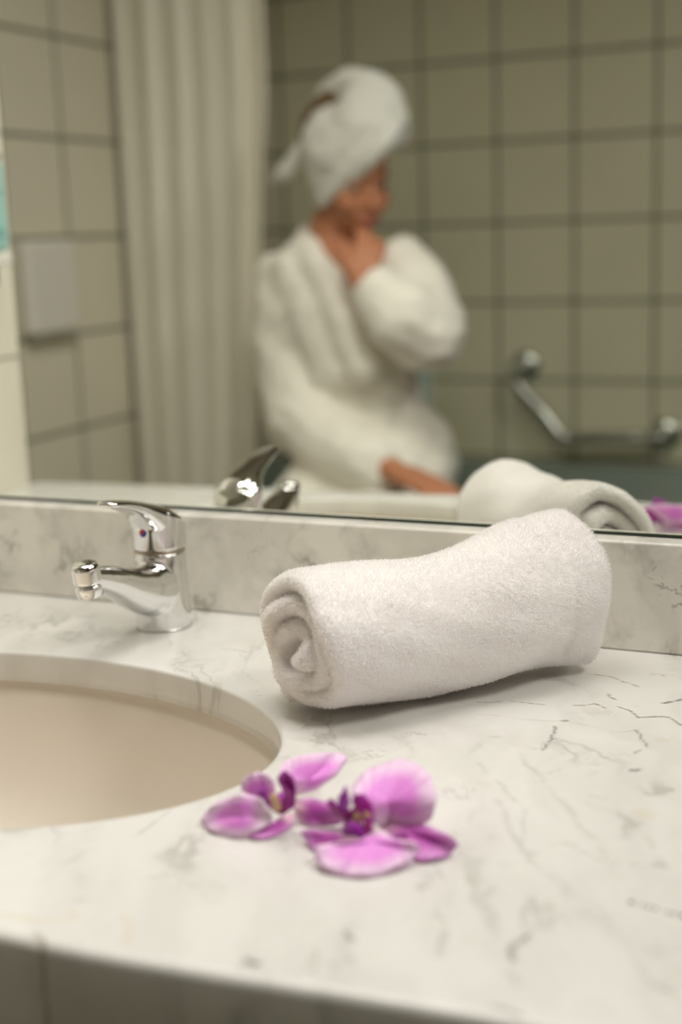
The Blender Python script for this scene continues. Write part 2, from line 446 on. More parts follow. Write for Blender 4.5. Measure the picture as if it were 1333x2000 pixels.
# basin hung under the cut-out
bm = bmesh.new(); prev = None; nb = 96
prof = [(1.035, -SLAB-.001), (1.03, -.028), (1.012, -.034), (.985, -.05), (.95, -.075), (.88, -.105), (.76, -.13), (.58, -.148), (.36, -.157), (.15, -.161), (.09, -.163)]
for s, z in prof:
    ring = [bm.verts.new((EC[0]+EA*s*math.cos(2*math.pi*k/nb), EC[1]+EB*s*math.sin(2*math.pi*k/nb), z)) for k in range(nb)]
    if prev:
        for k in range(nb): bm.faces.new((prev[k], prev[(k+1) % nb], ring[(k+1) % nb], ring[k]))
    prev = ring
bm.faces.new(prev)
bmesh.ops.recalc_face_normals(bm, faces=bm.faces)
basin_e = thing('washbasin', 'beige ceramic oval washbasin set under the cut-out of the marble top', 'washbasin', (EC[0], EC[1], -.17))
bowl = obj('bowl', bm, m_ceramic); sol = bowl.modifiers.new('s', 'SOLIDIFY'); sol.thickness = 0.008; sol.offset = 1; rebase(bowl, basin_e)
bm = bmesh.new(); lathe(bm, (EC[0], EC[1], -.1625), [(.030, 0), (.030, .0025), (.026, .004), (.010, .004), (.008, .002)], 40)
rebase(obj('drain', bm, m_chrome2), basin_e)

# ------------------------------------------------------------------ mirror
mir = thing('wall_mirror', 'large frameless wall mirror above the marble upstand, reflecting the room', 'mirror', (-.2, D, MZ))
def lean(o):
    o.rotation_euler.x = -TAU; return o
mh = 0.80
g_ = boxobj('mirror_glass', (-.975, .698, 0.0, 0.005, 0.0022, mh), m_mirror); g_.parent = mir
e_ = boxobj('mirror_edge', (-.975, .698, -0.0004, 0.005, 0.0, 0.0021), m_glassedge); e_.parent = mir
mir.rotation_euler.x = -TAU
# the mirror's upper end carries its lamp
mh_top = MZ+mh

# ------------------------------------------------------------------ lamp over the mirror (above the picture)
lamp = thing('mirror_lamp', 'long white wall lamp mounted above the mirror', 'wall lamp', (-.45, D, .93))
m_em = mat('lit_diffuser', (1, .95, .86), .5); m_em.node_tree.nodes['Principled BSDF'].inputs['Emission Color'].default_value = (1, .95, .86, 1)
m_em.node_tree.nodes['Principled BSDF'].inputs['Emission Strength'].default_value = 2.0
rebase(boxobj('housing', (-.95, .05, .885, D+.0155, .912, .96), m_plastic, bev=.004), lamp)
rebase(boxobj('diffuser', (-.94, .04, .89, .96, .903, .9115), m_em, bev=.003), lamp)
for lx, ly, hw_, hd_, lab in ((.80, .60, .31, .235, 'wide square-edged ceiling lamp at the right end of the bathroom'), (-.60, .62, .235, .235, 'smaller square ceiling lamp above the washbasin')):
    cl = thing('ceiling_lamp', lab, 'ceiling lamp', (lx, ly, CE), 'ceiling lamps')
    rebase(boxobj('lamp_frame', (lx-hw_, lx+hw_, ly-hd_, ly+hd_, 1.508, CE-.0005), m_plastic, bev=.003), cl)
    rebase(boxobj('diffuser', (lx-hw_+.02, lx+hw_-.02, ly-hd_+.02, ly+hd_-.02, 1.502, 1.5075), m_em, bev=.002), cl)

# ------------------------------------------------------------------ faucet
FX, FY = -0.615, 0.971
fau = thing('basin_faucet', 'chrome single-lever mixer tap standing behind the oval basin', 'faucet', (FX, FY, 0))
bm = bmesh.new()
lathe(bm, (FX, FY, 0.0), [(.0242, 0.0), (.0242, .012), (.0236, .03), (.0230, .05), (.0228, .0675), (.020, .0685)], 64)
def slices(bm, S, n=40, ex=2.6):
    rings = []
    for c, u, v, a, b in S:
        c, u, v = Vector(c), Vector(u), Vector(v); ring = []
        for k in range(n):
            t = 2*math.pi*k/n; cs, sn = math.cos(t), math.sin(t)
            ring.append(bm.verts.new(c+u*a*math.copysign(abs(cs)**(2/ex), cs)+v*b*math.copysign(abs(sn)**(2/ex), sn)))
        rings.append(ring)
    for A, B in zip(rings[:-1], rings[1:]):
        for k in range(n): bm.faces.new((A[k], A[(k+1) % n], B[(k+1) % n], B[k]))
    bm.faces.new(rings[0][::-1]); bm.faces.new(rings[-1])
path = crom([(0, .962, .0375), (0, .940, .0405), (0, .918, .0485), (0, .895, .059), (0, .874, .0665), (0, .862, .0700)], 24, closed=False)
wid = np.interp(np.linspace(0, 1, 24), [0, .2, .5, .8, 1], [.0215, .0205, .0160, .0125, .0112])
hei = np.interp(np.linspace(0, 1, 24), [0, .2, .5, .8, 1], [.0255, .0215, .0140, .0102, .0092])
S = []
for i, p_ in enumerate(path):
    t = Vector(path[min(i+1, 23)])-Vector(path[max(i-1, 0)]); t.normalize()
    up = Vector((1, 0, 0)).cross(t).normalized()
    if up.z < 0: up = -up
    S.append(((FX, p_[1], p_[2]), (1, 0, 0), up, wid[i], hei[i]))
slices(bm, S, ex=2.4)
lathe(bm, (FX, .862, .0655), [(.0105, 0), (.0113, .001), (.0113, .0135), (.0098, .0165), (.005, .0178)], 48, Vector((0, -.16, 1)))
bmesh.ops.recalc_face_normals(bm, faces=bm.faces)
body = fuse('faucet_body', bm, .0009, m_chrome, smooth=14); rebase(body, fau)
# flat foot ring and joint under the cap
bm = bmesh.new(); lathe(bm, (FX, FY, 0.0004), [(.0245, 0), (.0245, .0012), (.0240, .0016)], 64); rebase(obj('base_ring', bm, m_chrome2), fau)
bm = bmesh.new(); lathe(bm, (FX, FY, .066), [(.0220, 0), (.0220, .006)], 64); rebase(obj('joint_ring', bm, mat('warm_joint', (.42, .36, .28), .35, .8)), fau)
# aerator
bm = bmesh.new(); lathe(bm, (FX, .8645, .0545), [(.0085, .0012), (.0098, 0), (.0108, .0006), (.0108, .0095), (.0104, .0102)], 48, Vector((0, -.16, 1)))
rebase(obj('aerator', bm, m_chrome), fau)
# lever cap: a slanted drum that runs out into the lever
bm = bmesh.new(); rings = []
def ztop(y): return float(np.interp(y, [.9475, .958, .971, .984, .9945], [.1080, .1045, .0990, .0915, .0830]))
for r_, kz, dz in ((.0222, 0, 0), (.0234, 0, .0012), (.0234, .5, 0), (.0232, .93, 0), (.0222, 1, 0), (.0185, 1, .0024), (.010, 1, .0036), (.001, 1, .004)):
    ring = []
    for k in range(72):
        a = 2*math.pi*k/72; x, y = FX+r_*math.cos(a), FY+r_*math.sin(a)
        ring.append(bm.verts.new((x, y, .0708+(ztop(y)-.0708)*kz+dz)))
    rings.append(ring)
for A, B in zip(rings[:-1], rings[1:]):
    for k in range(72): bm.faces.new((A[k], A[(k+1) % 72], B[(k+1) % 72], B[k]))
bm.faces.new(rings[0][::-1]); bm.faces.new(rings[-1])
S = []
prof = [(.985, .0850, .0965, .0150), (.974, .0850, .1045, .0185), (.962, .0850, .1098, .0190), (.952, .0870, .1130, .0172), (.945, .0945, .1150, .0150), (.938, .1015, .1170, .0135), (.928, .1080, .1196, .0122), (.916, .1130, .1222, .0116), (.904, .1168, .1242, .0110), (.897, .1185, .1250, .0100), (.892, .1200, .1250, .0074), (.8905, .1215, .1240, .004)]
pr = crom([(a, b, c) for a, b, c, d in prof], 60, closed=False)
wd = np.interp(np.linspace(0, 1, 60), np.linspace(0, 1, len(prof)), [q[3] for q in prof])
for q, wq in zip(pr, wd): S.append(((FX, q[0], (q[1]+q[2])/2), (1, 0, 0), (0, 0, 1), wq, (q[2]-q[1])/2))
slices(bm, S, n=56, ex=2.8); bmesh.ops.recalc_face_normals(bm, faces=bm.faces)
lever = fuse('lever', bm, .0008, m_chrome, smooth=9); rebase(lever, fau)
# hot and cold mark on the front of the lever cap
bm = bmesh.new(); c0 = Vector((FX-.001, .9470, .0875)); cen = bm.verts.new(c0); rim = [bm.verts.new(c0+Vector((.0036*math.cos(a), .0004, .0036*math.sin(a)))) for a in np.linspace(0, 2*math.pi, 33)[:-1]]
for k in range(32):
    f = bm.faces.new((cen, rim[(k+1) % 32], rim[k])); a = 2*math.pi*(k+.5)/32
    f.material_index = 0 if math.cos(a-2.3) > 0 else 1
mk = obj('temperature_mark', bm, m_bluered); mk['label'] = 'round red and blue hot and cold mark'; rebase(mk, fau)
bm = bmesh.new(); tube(bm, [(FX, .9985, .012), (FX, .9985, .05), (FX, .9985, .058)], .0016, 10)
ball(bm, (FX, .9985, .060), .0026)
rebase(obj('drain_rod', bm, m_chrome), fau)

# ------------------------------------------------------------------ rolled terry towel
def make_towel():
    C0, C1 = np.array([-.3965, .7990]), np.array([-.2500, .9800])
    ax = C1-C0; L = np.linalg.norm(ax); ax /= L; pp = np.array([-ax[1], ax[0]])
    NT, NS, turns = 300, 76, 2.75
    e = np.array([0, .0015, .0035, .006, .009])
    s = np.r_[e, np.linspace(.0125, L-.0125, NS-10), L-e[::-1]]
    NSn = len(s); u = s/L
    hz = np.interp(u, [0, .12, .3, .42, .55, .7, .85, 1], [.107, .107, .1045, .1000, .1030, .113, .122, .1265])
    hw = np.interp(u, [0, .12, .3, .5, .7, .85, 1], [.0560, .0570, .0570, .0555, .0530, .0490, .0465])
    k5 = np.ones(9)/9
    hz = np.convolve(np.pad(hz, 4, 'edge'), k5, 'valid'); hw = np.convolve(np.pad(hw, 4, 'edge'), k5, 'valid')
    th = np.linspace(0, 2*math.pi*turns, NT)
    a0 = math.radians(-62)          # free edge of the cloth at the lower front
    pitch = .255; tk = .205
    V = np.zeros((NSn, 2*NT, 3)); rng = np.random.default_rng(3)
    endoff = .004*np.sin(th*1.3+.6)+.003*np.sin(th*2.9)+.0035*(th/th.max())*-2
    for i in range(NSn):
        d0, d1 = s[i], L-s[i]; dd = min(d0, d1)
        q = min(1, dd/.009); prof_ = math.sqrt(max(0, 1-(1-q)**2)); t_ = tk*(.30+.70*prof_)
        rm = 1-tk/2-pitch*th/(2*math.pi)
        # gentle hollows and bulges of a loosely rolled cloth
        und = .022*np.sin(3*th+5*u[i]*2)+.018*np.sin(2*th-9*u[i])+.016*np.sin(7*u[i]*6.28/3+th)+.010*np.sin(5*th+13*u[i]+1)+.006*np.sin(11*th-21*u[i])-.045*math.exp(-((u[i]-.86)/.018)**2)*(th < 5.2)
        for side in (0, 1):
            rr = rm+(t_/2 if side == 0 else -t_/2)+und*(1-.5*side)
            A = a0+th*1.0
            x, z = rr*np.cos(A), rr*np.sin(A)
            # squash: the roll sags and is flat below
            z2 = np.where(z < -.86, -.86-.25*(z+.86), z); z2 = np.maximum(z2, -.93)
            # inner turns hang down
            sag = (th/th.max())*(-.10)
            zz = (z2+sag+.93)/1.93*hz[i]; xx = x*hw[i]+(.04+.26*u[i])*hw[i]*z2
            idx = np.arange(NT) if side == 0 else (2*NT-1-np.arange(NT))
            so = np.where(u[i] < .5, endoff*(1-u[i]*2), -endoff*(u[i]*2-1))-.15*xx*max(0, 1-2.5*u[i])
            pos = C0[None, :]+ax[None, :]*(s[i]+so)[:, None]+pp[None, :]*xx[:, None]
            V[i, idx, 0] = pos[:, 0]; V[i, idx, 1] = pos[:, 1]; V[i, idx, 2] = np.maximum(zz, 0)+.0012
    V[:, :, 2] += 0
    M2 = 2*NT
    verts = V.reshape(-1, 3)
    I, J = np.meshgrid(np.arange(NSn-1), np.arange(M2), indexing='ij')
    a = I*M2+J; b = I*M2+(J+1) % M2; c = (I+1)*M2+(J+1) % M2; d = (I+1)*M2+J
    quads = np.stack([a, d, c, b], -1).reshape(-1, 4)
    # end caps: strips between outer and inner side of the cloth
    K = np.arange(NT-1)
    cap0 = np.stack([K, K+1, M2-2-K, M2-1-K], -1); o_ = (NSn-1)*M2
    cap1 = np.stack([K, M2-1-K, M2-2-K, K+1], -1)+o_
    def nm(f): P_ = verts[f]; return np.cross(P_[:, 2]-P_[:, 0], P_[:, 3]-P_[:, 1])
    ax3 = np.array([ax[0], ax[1], 0])
    cq = verts[quads].mean(1); ctr = np.c_[C0[0]+ax[0]*L/2+0*cq[:, 0], cq[:, 1]*0, cq[:, 2]*0+.05]
    tq_ = ((cq[:, :2]-C0)@ax)[:, None]*ax3[None, :2]+C0
    out_ = np.c_[cq[:, :2]-tq_, cq[:, 2]-.052]; ok = (J.reshape(-1) < NT/turns)
    if ((nm(quads)*out_).sum(1)[ok]).mean() < 0: quads = quads[:, ::-1]
    if (nm(cap0)@ax3).mean() > 0: cap0 = cap0[:, ::-1]
    if (nm(cap1)@ax3).mean() < 0: cap1 = cap1[:, ::-1]
    faces = np.vstack([quads, cap0, cap1])
    # pile: small bent loops all over what shows
    P4 = verts[faces]; n = np.cross(P4[:, 2]-P4[:, 0], P4[:, 3]-P4[:, 1]); ar = np.linalg.norm(n, axis=1)/2+1e-12; n = n/(2*ar)[:, None]
    J_ = J.reshape(-1); I_ = I.reshape(-1)
    side_out = J_ < NT
    tturn = np.where(side_out, J_, M2-1-J_)/(NT-1)*turns
    nearend = (s[I_] < .022) | (s[I_] > L-.022)
    keep = (side_out & (tturn < 1.06)) | nearend
    wgt = np.r_[ar[:len(quads)]*keep, ar[len(quads):]]
    cen = P4.mean(1); wgt = wgt*(cen[:, 2] > .0005)
    nt = 340000
    cdf = np.cumsum(wgt); f = np.searchsorted(cdf, rng.random(nt)*cdf[-1]); f = np.minimum(f, len(faces)-1)
    w1, w2 = rng.random((nt, 1)), rng.random((nt, 1))
    Q = P4[f]; base = (Q[:, 0]*(1-w1)+Q[:, 1]*w1)*(1-w2)+(Q[:, 3]*(1-w1)+Q[:, 2]*w1)*w2
    nn = n[f]
    comb = np.c_[np.sin(base[:, 0]*90+base[:, 2]*60), np.sin(base[:, 1]*80+1), np.sin(base[:, 2]*110+base[:, 0]*40)]*.35
    dirv = nn+rng.normal(0, .38, (nt, 3))+comb; dirv /= np.linalg.norm(dirv, axis=1)[:, None]
    ln = rng.uniform(.0013, .0036, (nt, 1)); wdth = rng.uniform(.00011, .00022, (nt, 1))
    sd = np.cross(dirv, rng.normal(0, 1, (nt, 3))); sd /= np.linalg.norm(sd, axis=1)[:, None]
    bend = rng.normal(0, .5, (nt, 3)); bend -= dirv*(bend*dirv).sum(1)[:, None]
    p0 = base-dirv*.0004; p1 = base+dirv*ln*.6+bend*ln*.12; p2 = base+dirv*ln+bend*ln*.55
    T = np.stack([p0-sd*wdth, p0+sd*wdth, p1+sd*wdth*1.1, p1-sd*wdth*1.1, p2], 1)
    T[:, :, 2] = np.maximum(T[:, :, 2], .0002)
    T[:, :, 1] = np.minimum(T[:, :, 1], D-.0206)
    nb_ = len(verts); b_ = nb_+np.arange(nt)*5
    tq = np.stack([b_, b_+1, b_+2, b_+3], -1); tt = np.stack([b_+3, b_+2, b_+4], -1)
    av = np.vstack([verts, T.reshape(-1, 3)])
    me = bpy.data.meshes.new('rolled_towel')
    nq = len(faces)+len(tq); loops = np.r_[faces.reshape(-1), tq.reshape(-1), tt.reshape(-1)]
    me.vertices.add(len(av)); me.vertices.foreach_set('co', av.reshape(-1))
    me.loops.add(len(loops)); me.loops.foreach_set('vertex_index', loops.astype(np.int32))
    me.polygons.add(nq+len(tt))
    me.polygons.foreach_set('loop_start', np.r_[np.arange(nq)*4, nq*4+np.arange(len(tt))*3].astype(np.int32))
    me.update(calc_edges=True)
    me.polygons.foreach_set('material_index', np.r_[np.zeros(len(faces)), np.ones(len(tq)+len(tt))].astype(np.int32))
    return me
tw = link('rolled_towel', make_towel(), m_terry)
tag(tw, 'rolled-up white terry towel lying diagonally on the marble, one end against the upstand', 'towel')

# ------------------------------------------------------------------ orchids
def petal_mat(name, mid, rim, base, rough=.45):
    M = mat(name, mid, rough); g = G(M)
    at_ = g.n('ShaderNodeAttribute'); at_.attribute_name = 'rim'
    ab = g.n('ShaderNodeAttribute'); ab.attribute_name = 'fan'
    pos = g.n('ShaderNodeNewGeometry').outputs['Position']
    c = g.mix(g.ramp(g.math('ADD', at_.outputs['Fac'], g.math('MULTIPLY', g.noise(pos, 60, 3), .25)), .60, 1.04), (*mid, 1), (*rim, 1))
    st = g.n('ShaderNodeTexNoise'); st.noise_dimensions = '1D'; st.inputs['Scale'].default_value = 9.0; g.link(ab.outputs['Fac'], st.inputs['W'])
    c = g.mix(g.math('MULTIPLY', g.ramp(st.outputs[0], .5, .68), .30), c, (mid[0]*.75, mid[1]*.35, mid[2]*.8, 1))
    af = g.n('ShaderNodeAttribute'); af.attribute_name = 'root'
    c = g.mix(g.math('MULTIPLY', g.math('SUBTRACT', 1.0, g.ramp(af.outputs['Fac'], .05, .40)), .75), c, (*base, 1))
    g.link(c, g.b.inputs['Base Color'])
    g.b.inputs['Subsurface Weight'].default_value = .25; g.b.inputs['Subsurface Radius'].default_value = (.004, .002, .004)
    g.b.inputs['Sheen Weight'].default_value = .2
    return M
m_pet = petal_mat('pink_petal', (.82, .26, .78), (.90, .64, .87), (.88, .72, .84))
m_pet2 = petal_mat('deep_pink_petal', (.48, .07, .42), (.70, .28, .66), (.80, .62, .60))
m_lip = petal_mat('purple_lip', (.34, .006, .22), (.42, .02, .38), (.32, .008, .06), .35)
m_lip2 = petal_mat('violet_lip', (.40, .02, .46), (.50, .08, .55), (.30, .01, .12), .35)
m_callus = mat('cream_callus', (.62, .42, .22), .5)
def petal(name, pts, mt, parent, bulge=.003, base=0, thick=.0007, n=56, rings=9):
    ctrl = [tuple(at(x, y, z)) for x, y, z in pts]
    ctrl = [(c[0], c[1], max(c[2], .0012)) for c in ctrl]
    rim = np.array(crom(ctrl, n)); rim[:, 2] = np.maximum(rim[:, 2], .0010)
    root = np.array(ctrl[base]); cen = rim.mean(0)*.75+root*.25
    # normal of the whole petal
    U_, S_, Vt = np.linalg.svd(rim-rim.mean(0)); nn = Vt[2]
    if nn@np.array([0, -.35, .94]) < 0: nn = -nn
    vs, rm, fan, rt = [], [], [], []
    dmax = np.linalg.norm(rim-root, axis=1).max()
    for j in range(rings):
        t = 1-j/(rings-1)
        for k in range(n):
            p = cen+(rim[k]-cen)*t
            p = p+nn*bulge*(1-t*t)
            if t > .75: p = p+nn*.0009*math.sin(k*.9+j)*(t-.75)*4
            p[2] = max(p[2], .0008)
            vs.append(p); rm.append(t)
            d = p-root; e1 = (cen-root); e1 = e1/np.linalg.norm(e1); e2 = np.cross(nn, e1)
            fan.append(math.atan2(d@e2, max(d@e1, 1e-4))+5); rt.append(np.linalg.norm(d)/dmax)
    fs = []
    for j in range(rings-1):
        for k in range(n):
            a, b = j*n+k, j*n+(k+1) % n
            if j < rings-2: fs.append((a, b, b+n, a+n))
            else: fs.append((a, b, (rings-1)*n))
    used = (rings-1)*n+1
    me = bpy.data.meshes.new(name); me.from_pydata([tuple(v) for v in vs[:used]], [], fs)
    for nm, dat in (('rim', rm), ('fan', fan), ('root', rt)):
        A = me.attributes.new(nm, 'FLOAT', 'POINT'); A.data.foreach_set('value', np.array(dat[:used], float))
    o = link(name, me, mt); fix_normals(o)
    s_ = o.modifiers.new('t', 'SOLIDIFY'); s_.thickness = thick; s_.offset = 0
    rebase(o, parent); return o
bR = at(705, 1615, .004); bL = at(545, 1590, .004)
fr = thing('orchid_bloom', 'larger magenta-pink orchid bloom with tall upright petal, nearer the worktop front', 'flower', (bR.x, bR.y, 0), 'loose orchid blooms on the marble')
petal('petal', [(738,1612,.010),(705,1585,.018),(688,1545,.026),(700,1520,.030),(740,1493,.035),(792,1485,.037),(832,1505,.036),(851,1545,.030),(850,1580,.022),(835,1606,.014),(800,1614,.010),(765,1608,.009)], m_pet, fr, .004)
petal('petal', [(738,1622,.010),(770,1638,.010),(812,1648,.011),(819,1664,.006),(800,1682,.004),(762,1702,.002),(718,1714,.001),(668,1711,.001),(628,1694,.003),(614,1664,.007),(635,1648,.010),(685,1648,.011)], m_pet, fr, .004)
petal('sepal', [(742,1610,.008),(765,1603,.010),(800,1610,.010),(830,1612,.012),(862,1624,.012),(893,1645,.009),(886,1664,.003),(858,1677,.002),(815,1680,.002),(788,1650,.003),(757,1636,.005)], m_pet2, fr, .002)
petal('sepal', [(700,1640,.010),(650,1624,.010),(592,1622,.007),(598,1642,.003),(612,1660,.001),(650,1656,.004)], m_pet2, fr, .001)
petal('lip_lobe', [(690,1625,.010),(664,1600,.014),(645,1580,.018),(640,1566,.022),(652,1562,.024),(662,1582,.022),(690,1580,.022),(706,1560,.028),(718,1575,.024),(710,1605,.014)], m_lip, fr, .002)
petal('lip_lobe', [(722,1630,.010),(731,1600,.018),(728,1575,.026),(716,1556,.031),(702,1550,.033),(690,1556,.031),(690,1570,.027),(704,1580,.024),(712,1600,.018),(712,1622,.012)], m_lip, fr, .003)
petal('lip_lobe', [(665,1585,.020),(660,1575,.025),(664,1555,.031),(676,1536,.036),(680,1550,.033),(684,1566,.029),(680,1582,.023)], m_lip2, fr, .001)
petal('lip_tongue', [(715,1615,.014),(700,1605,.018),(680,1607,.018),(668,1620,.013),(680,1634,.008),(705,1638,.007),(726,1630,.009),(728,1612,.014)], m_lip2, fr, .004)
bm = bmesh.new(); chain(bm, [(at(700, 1598, .018), .0030), (at(716, 1588, .022), .0034)]); cc = obj('column', bm, m_callus); cc['label'] = 'cream yellow centre'; rebase(cc, fr)

fl = thing('orchid_bloom', 'smaller magenta-pink orchid bloom beside the basin rim, partly behind the other bloom', 'flower', (bL.x, bL.y, 0), 'loose orchid blooms on the marble')
petal('petal', [(533,1598,.009),(515,1570,.017),(500,1556,.021),(470,1552,.022),(432,1565,.016),(402,1586,.008),(394,1608,.002),(412,1624,.001),(442,1633,.001),(480,1633,.002),(510,1620,.005)], m_pet, fl, .004)
petal('petal', [(560,1560,.010),(548,1530,.022),(547,1503,.028),(572,1480,.031),(620,1472,.029),(663,1471,.025),(678,1483,.022),(662,1508,.018),(632,1534,.013),(600,1548,.010),(578,1552,.010)], m_pet, fl, .004)
petal('sepal', [(530,1565,.014),(497,1556,.017),(474,1545,.022),(473,1528,.027),(486,1514,.031),(510,1509,.032),(530,1518,.030),(538,1542,.022)], m_pet, fl, .002)
petal('sepal', [(575,1580,.008),(580,1562,.012),(612,1560,.014),(655,1573,.013),(672,1592,.009),(660,1610,.002),(615,1613,.001),(588,1604,.002)], m_pet2, fl, .002)
petal('sepal', [(560,1590,.006),(520,1615,.005),(487,1634,.002),(525,1638,.001),(560,1622,.001),(577,1600,.003)], m_pet2, fl, .001)
petal('lip_lobe', [(545,1588,.009),(566,1575,.015),(569,1550,.024),(560,1537,.029),(545,1528,.033),(545,1514,.037),(558,1507,.038),(572,1518,.034),(578,1542,.026),(577,1568,.017),(565,1585,.011)], m_lip, fl, .002)
petal('lip_lobe', [(530,1580,.010),(515,1560,.018),(505,1548,.023),(507,1541,.025),(515,1543,.025),(520,1558,.019),(532,1572,.013)], m_lip2, fl, .001)
petal('lip_tongue', [(545,1588,.009),(530,1580,.010),(520,1565,.014),(535,1560,.016),(548,1546,.020),(560,1552,.019),(565,1570,.014),(558,1584,.010)], m_lip2, fl, .003)
bm = bmesh.new(); chain(bm, [(at(541, 1576, .017), .0026), (at(536, 1558, .024), .0026)]); cc = obj('column', bm, m_callus); cc['label'] = 'cream yellow centre'; rebase(cc, fl)

# ------------------------------------------------------------------ bathtub along the back wall
tub = thing('bathtub', 'pale grey-green bathtub along the tiled back wall, seen in the mirror', 'bathtub', (-.85, -.92, FL))
tx0, tx1, ty0, ty1, tz = XL+.002, 0.03, YB+.002, -.545, -.268
bm = bmesh.new()
def rrect(x0, x1, y0, y1, r, z, n=10):
    out = []
    for cx, cy, a in ((x1-r, y1-r, 0), (x0+r, y1-r, 90), (x0+r, y0+r, 180), (x1-r, y0+r, 270)):
        for k in range(n+1):
            t = math.radians(a+90*k/n); out.append((cx+r*math.cos(t), cy+r*math.sin(t), z))
    return out
loops = [rrect(tx0, tx1, ty0, ty1, .01, FL+.001), rrect(tx0, tx1, ty0, ty1, .01, tz-.01), rrect(tx0+.004, tx1-.004, ty0+.004, ty1-.004, .02, tz),
         rrect(tx0+.05, tx1-.05, ty0+.05, ty1-.06, .12, tz), rrect(tx0+.06, tx1-.06, ty0+.058, ty1-.068, .12, tz-.012),
         rrect(tx0+.11, tx1-.10, ty0+.09, ty1-.10, .14, tz-.36), rrect(tx0+.20, tx1-.18, ty0+.15, ty1-.16, .12, tz-.41)]
Vv = [[bm.verts.new(p) for p in l] for l in loops]
for A, B in zip(Vv[:-1], Vv[1:]):
    for k in range(len(A)): bm.faces.new((A[k], A[(k+1) % len(A)], B[(k+1) % len(A)], B[k]))
bm.faces.new(Vv[-1]); bm.faces.new(Vv[0][::-1]); bmesh.ops.recalc_face_normals(bm, faces=bm.faces)
rebase(obj('tub_shell', bm, m_tub), tub)

# grab bar on the tiles over the tub
gb = thing('grab_bar', 'angled chrome grab bar on the tiled wall above the bathtub', 'grab bar', tuple(seen(1105, 880, YB)))
gy = YB+.07
a_, b_, c_, d_, e_ = seen(1012, 748, gy), seen(1012, 778, gy), seen(1103, 882, gy), seen(1240, 884, gy), seen(1290, 884, gy)
bm = bmesh.new(); tube(bm, crom([a_, b_, (b_+c_)/2, c_, (c_+d_)/2, d_, e_], 60, closed=False), .0150, 20)
rebase(obj('bar', bm, m_chrome2), gb)
for q in (seen(1012, 748, gy), seen(1290, 884, gy)):
    bm = bmesh.new(); tube(bm, [(q.x, YB+.012, q.z), (q.x, gy, q.z)], .0150, 20); ball(bm, q, .0165, sub=3)
    lathe(bm, (q.x, YB+.0005, q.z), [(.040, 0), (.040, .006), (.034, .014), (.018, .018)], 40, Vector((0, 1, 0)))
    rebase(obj('mount', bm, m_chrome2), gb)
for q in (b_, c_, d_):
    bm = bmesh.new(); ball(bm, q, .0168, sub=3); rebase(obj('joint', bm, m_chrome), gb)

# soap dispensers: one by the tub, one on the near wall
def dispenser(label, base, s, facing):
    """base: middle of the back plate on the wall; facing: unit vector out of the wall"""
    t = thing('soap_dispenser', label, 'soap dispenser', tuple(base), 'wall soap dispensers')
    Fv = Vector(facing); Sv = Vector((-Fv.y, Fv.x, 0))
    def slab(name, w0, w1, z0, z1, d0, d1, mt, bev=.003):
        bm = bmesh.new(); box(bm, w0*s, w1*s, d0*s, d1*s, z0*s, z1*s, bev*s)
        for v in bm.verts: v.co = Sv*v.co.x+Fv*v.co.y+Vector((0, 0, v.co.z))
        bmesh.ops.recalc_face_normals(bm, faces=bm.faces)
        return obj(name, bm, mt, t, smooth=False)
    slab('back_plate', -.042, .042, -.085, .085, .0005, .006, m_plastic, .002)
    slab('bottle', -.035, .035, -.030, .088, .006, .050, m_paper_teal, .010)
    slab('cap', -.032, .032, .088, .094, .008, .047, mat('dark_cap', (.05, .04, .03), .5), .002)
    slab('collar', -.035, .035, -.046, -.030, .006, .050, m_plastic, .003)
    slab('spout', -.017, .017, -.074, -.046, .008, .040, m_teal, .004)
    for z_ in (-.003, -.010, .045):
        slab('print_line', -.024, .020, z_-.0018, z_+.0018, .0500, .0504, m_ltext, 0)
    return t
dispenser('pale teal soap bottle with teal spout on the cream wall at the left edge', Vector((-1.18, .650, .352)), 1.0, (1, 0, 0))
dispenser('small soap dispenser with teal spout low on the back tiles beside the robed person', Vector((-1.292, YB, -.092)), .95, (0, 1, 0))

# white box on the left tiles
wb = seen(90, 580, XL, axis=0)
hb = thing('wall_box', 'white square-edged box fixed to the left tiled wall', 'wall box', (XL, wb.y, wb.z))
rebase(boxobj('case', (XL+.0005, XL+.030, -.285, -.115, .150, .338), mat('white_box_plastic', (.74, .71, .66), .45), bev=.012), hb)
rebase(boxobj('shade_strip', (XL+.0005, XL+.026, -.280, -.12, .138, .1495), mat('grey_shade', (.35, .33, .27), .5), bev=.004), hb)  # grey strip standing in for the shadow beneath the box

# ------------------------------------------------------------------ shower curtain
def make_curtain():
    vs, fs = [], []; nx, nz = 180, 40
    z0, z1 = -.42, 1.33
    for j in range(nz+1):
        v = j/nz; z = z0+(z1-z0)*v
        # gathers hang a little wider to the left towards the top
        xl = -1.683; xr = -1.400+.14*min(v, .6)
        
        for i in range(nx+1):
            u = i/nx; x = xl+(xr-xl)*u
            amp = .022*(.75+.25*math.sin(u*9))
            y = -.515+amp*math.sin(u*2*math.pi*5.2+.5*math.sin(v*3))+.006*math.sin(u*40+v*2)
            x += .010*math.sin(u*2*math.pi*5.2+1.4)
            vs.append((max(x, XL+.003), y, z))
    for j in range(nz):
        for i in range(nx):
            a = j*(nx+1)+i; fs.append((a, a+1, a+nx+2, a+nx+1))
    return vs, fs
cu = thing('shower_curtain', 'cream shower curtain gathered in folds at the left end of the bathtub', 'curtain', (-1.54, -.515, -.42))
cm = pyobj('curtain_cloth', *make_curtain(), m_curtain); so_ = cm.modifiers.new('t', 'SOLIDIFY'); so_.thickness = .0015; rebase(cm, cu)
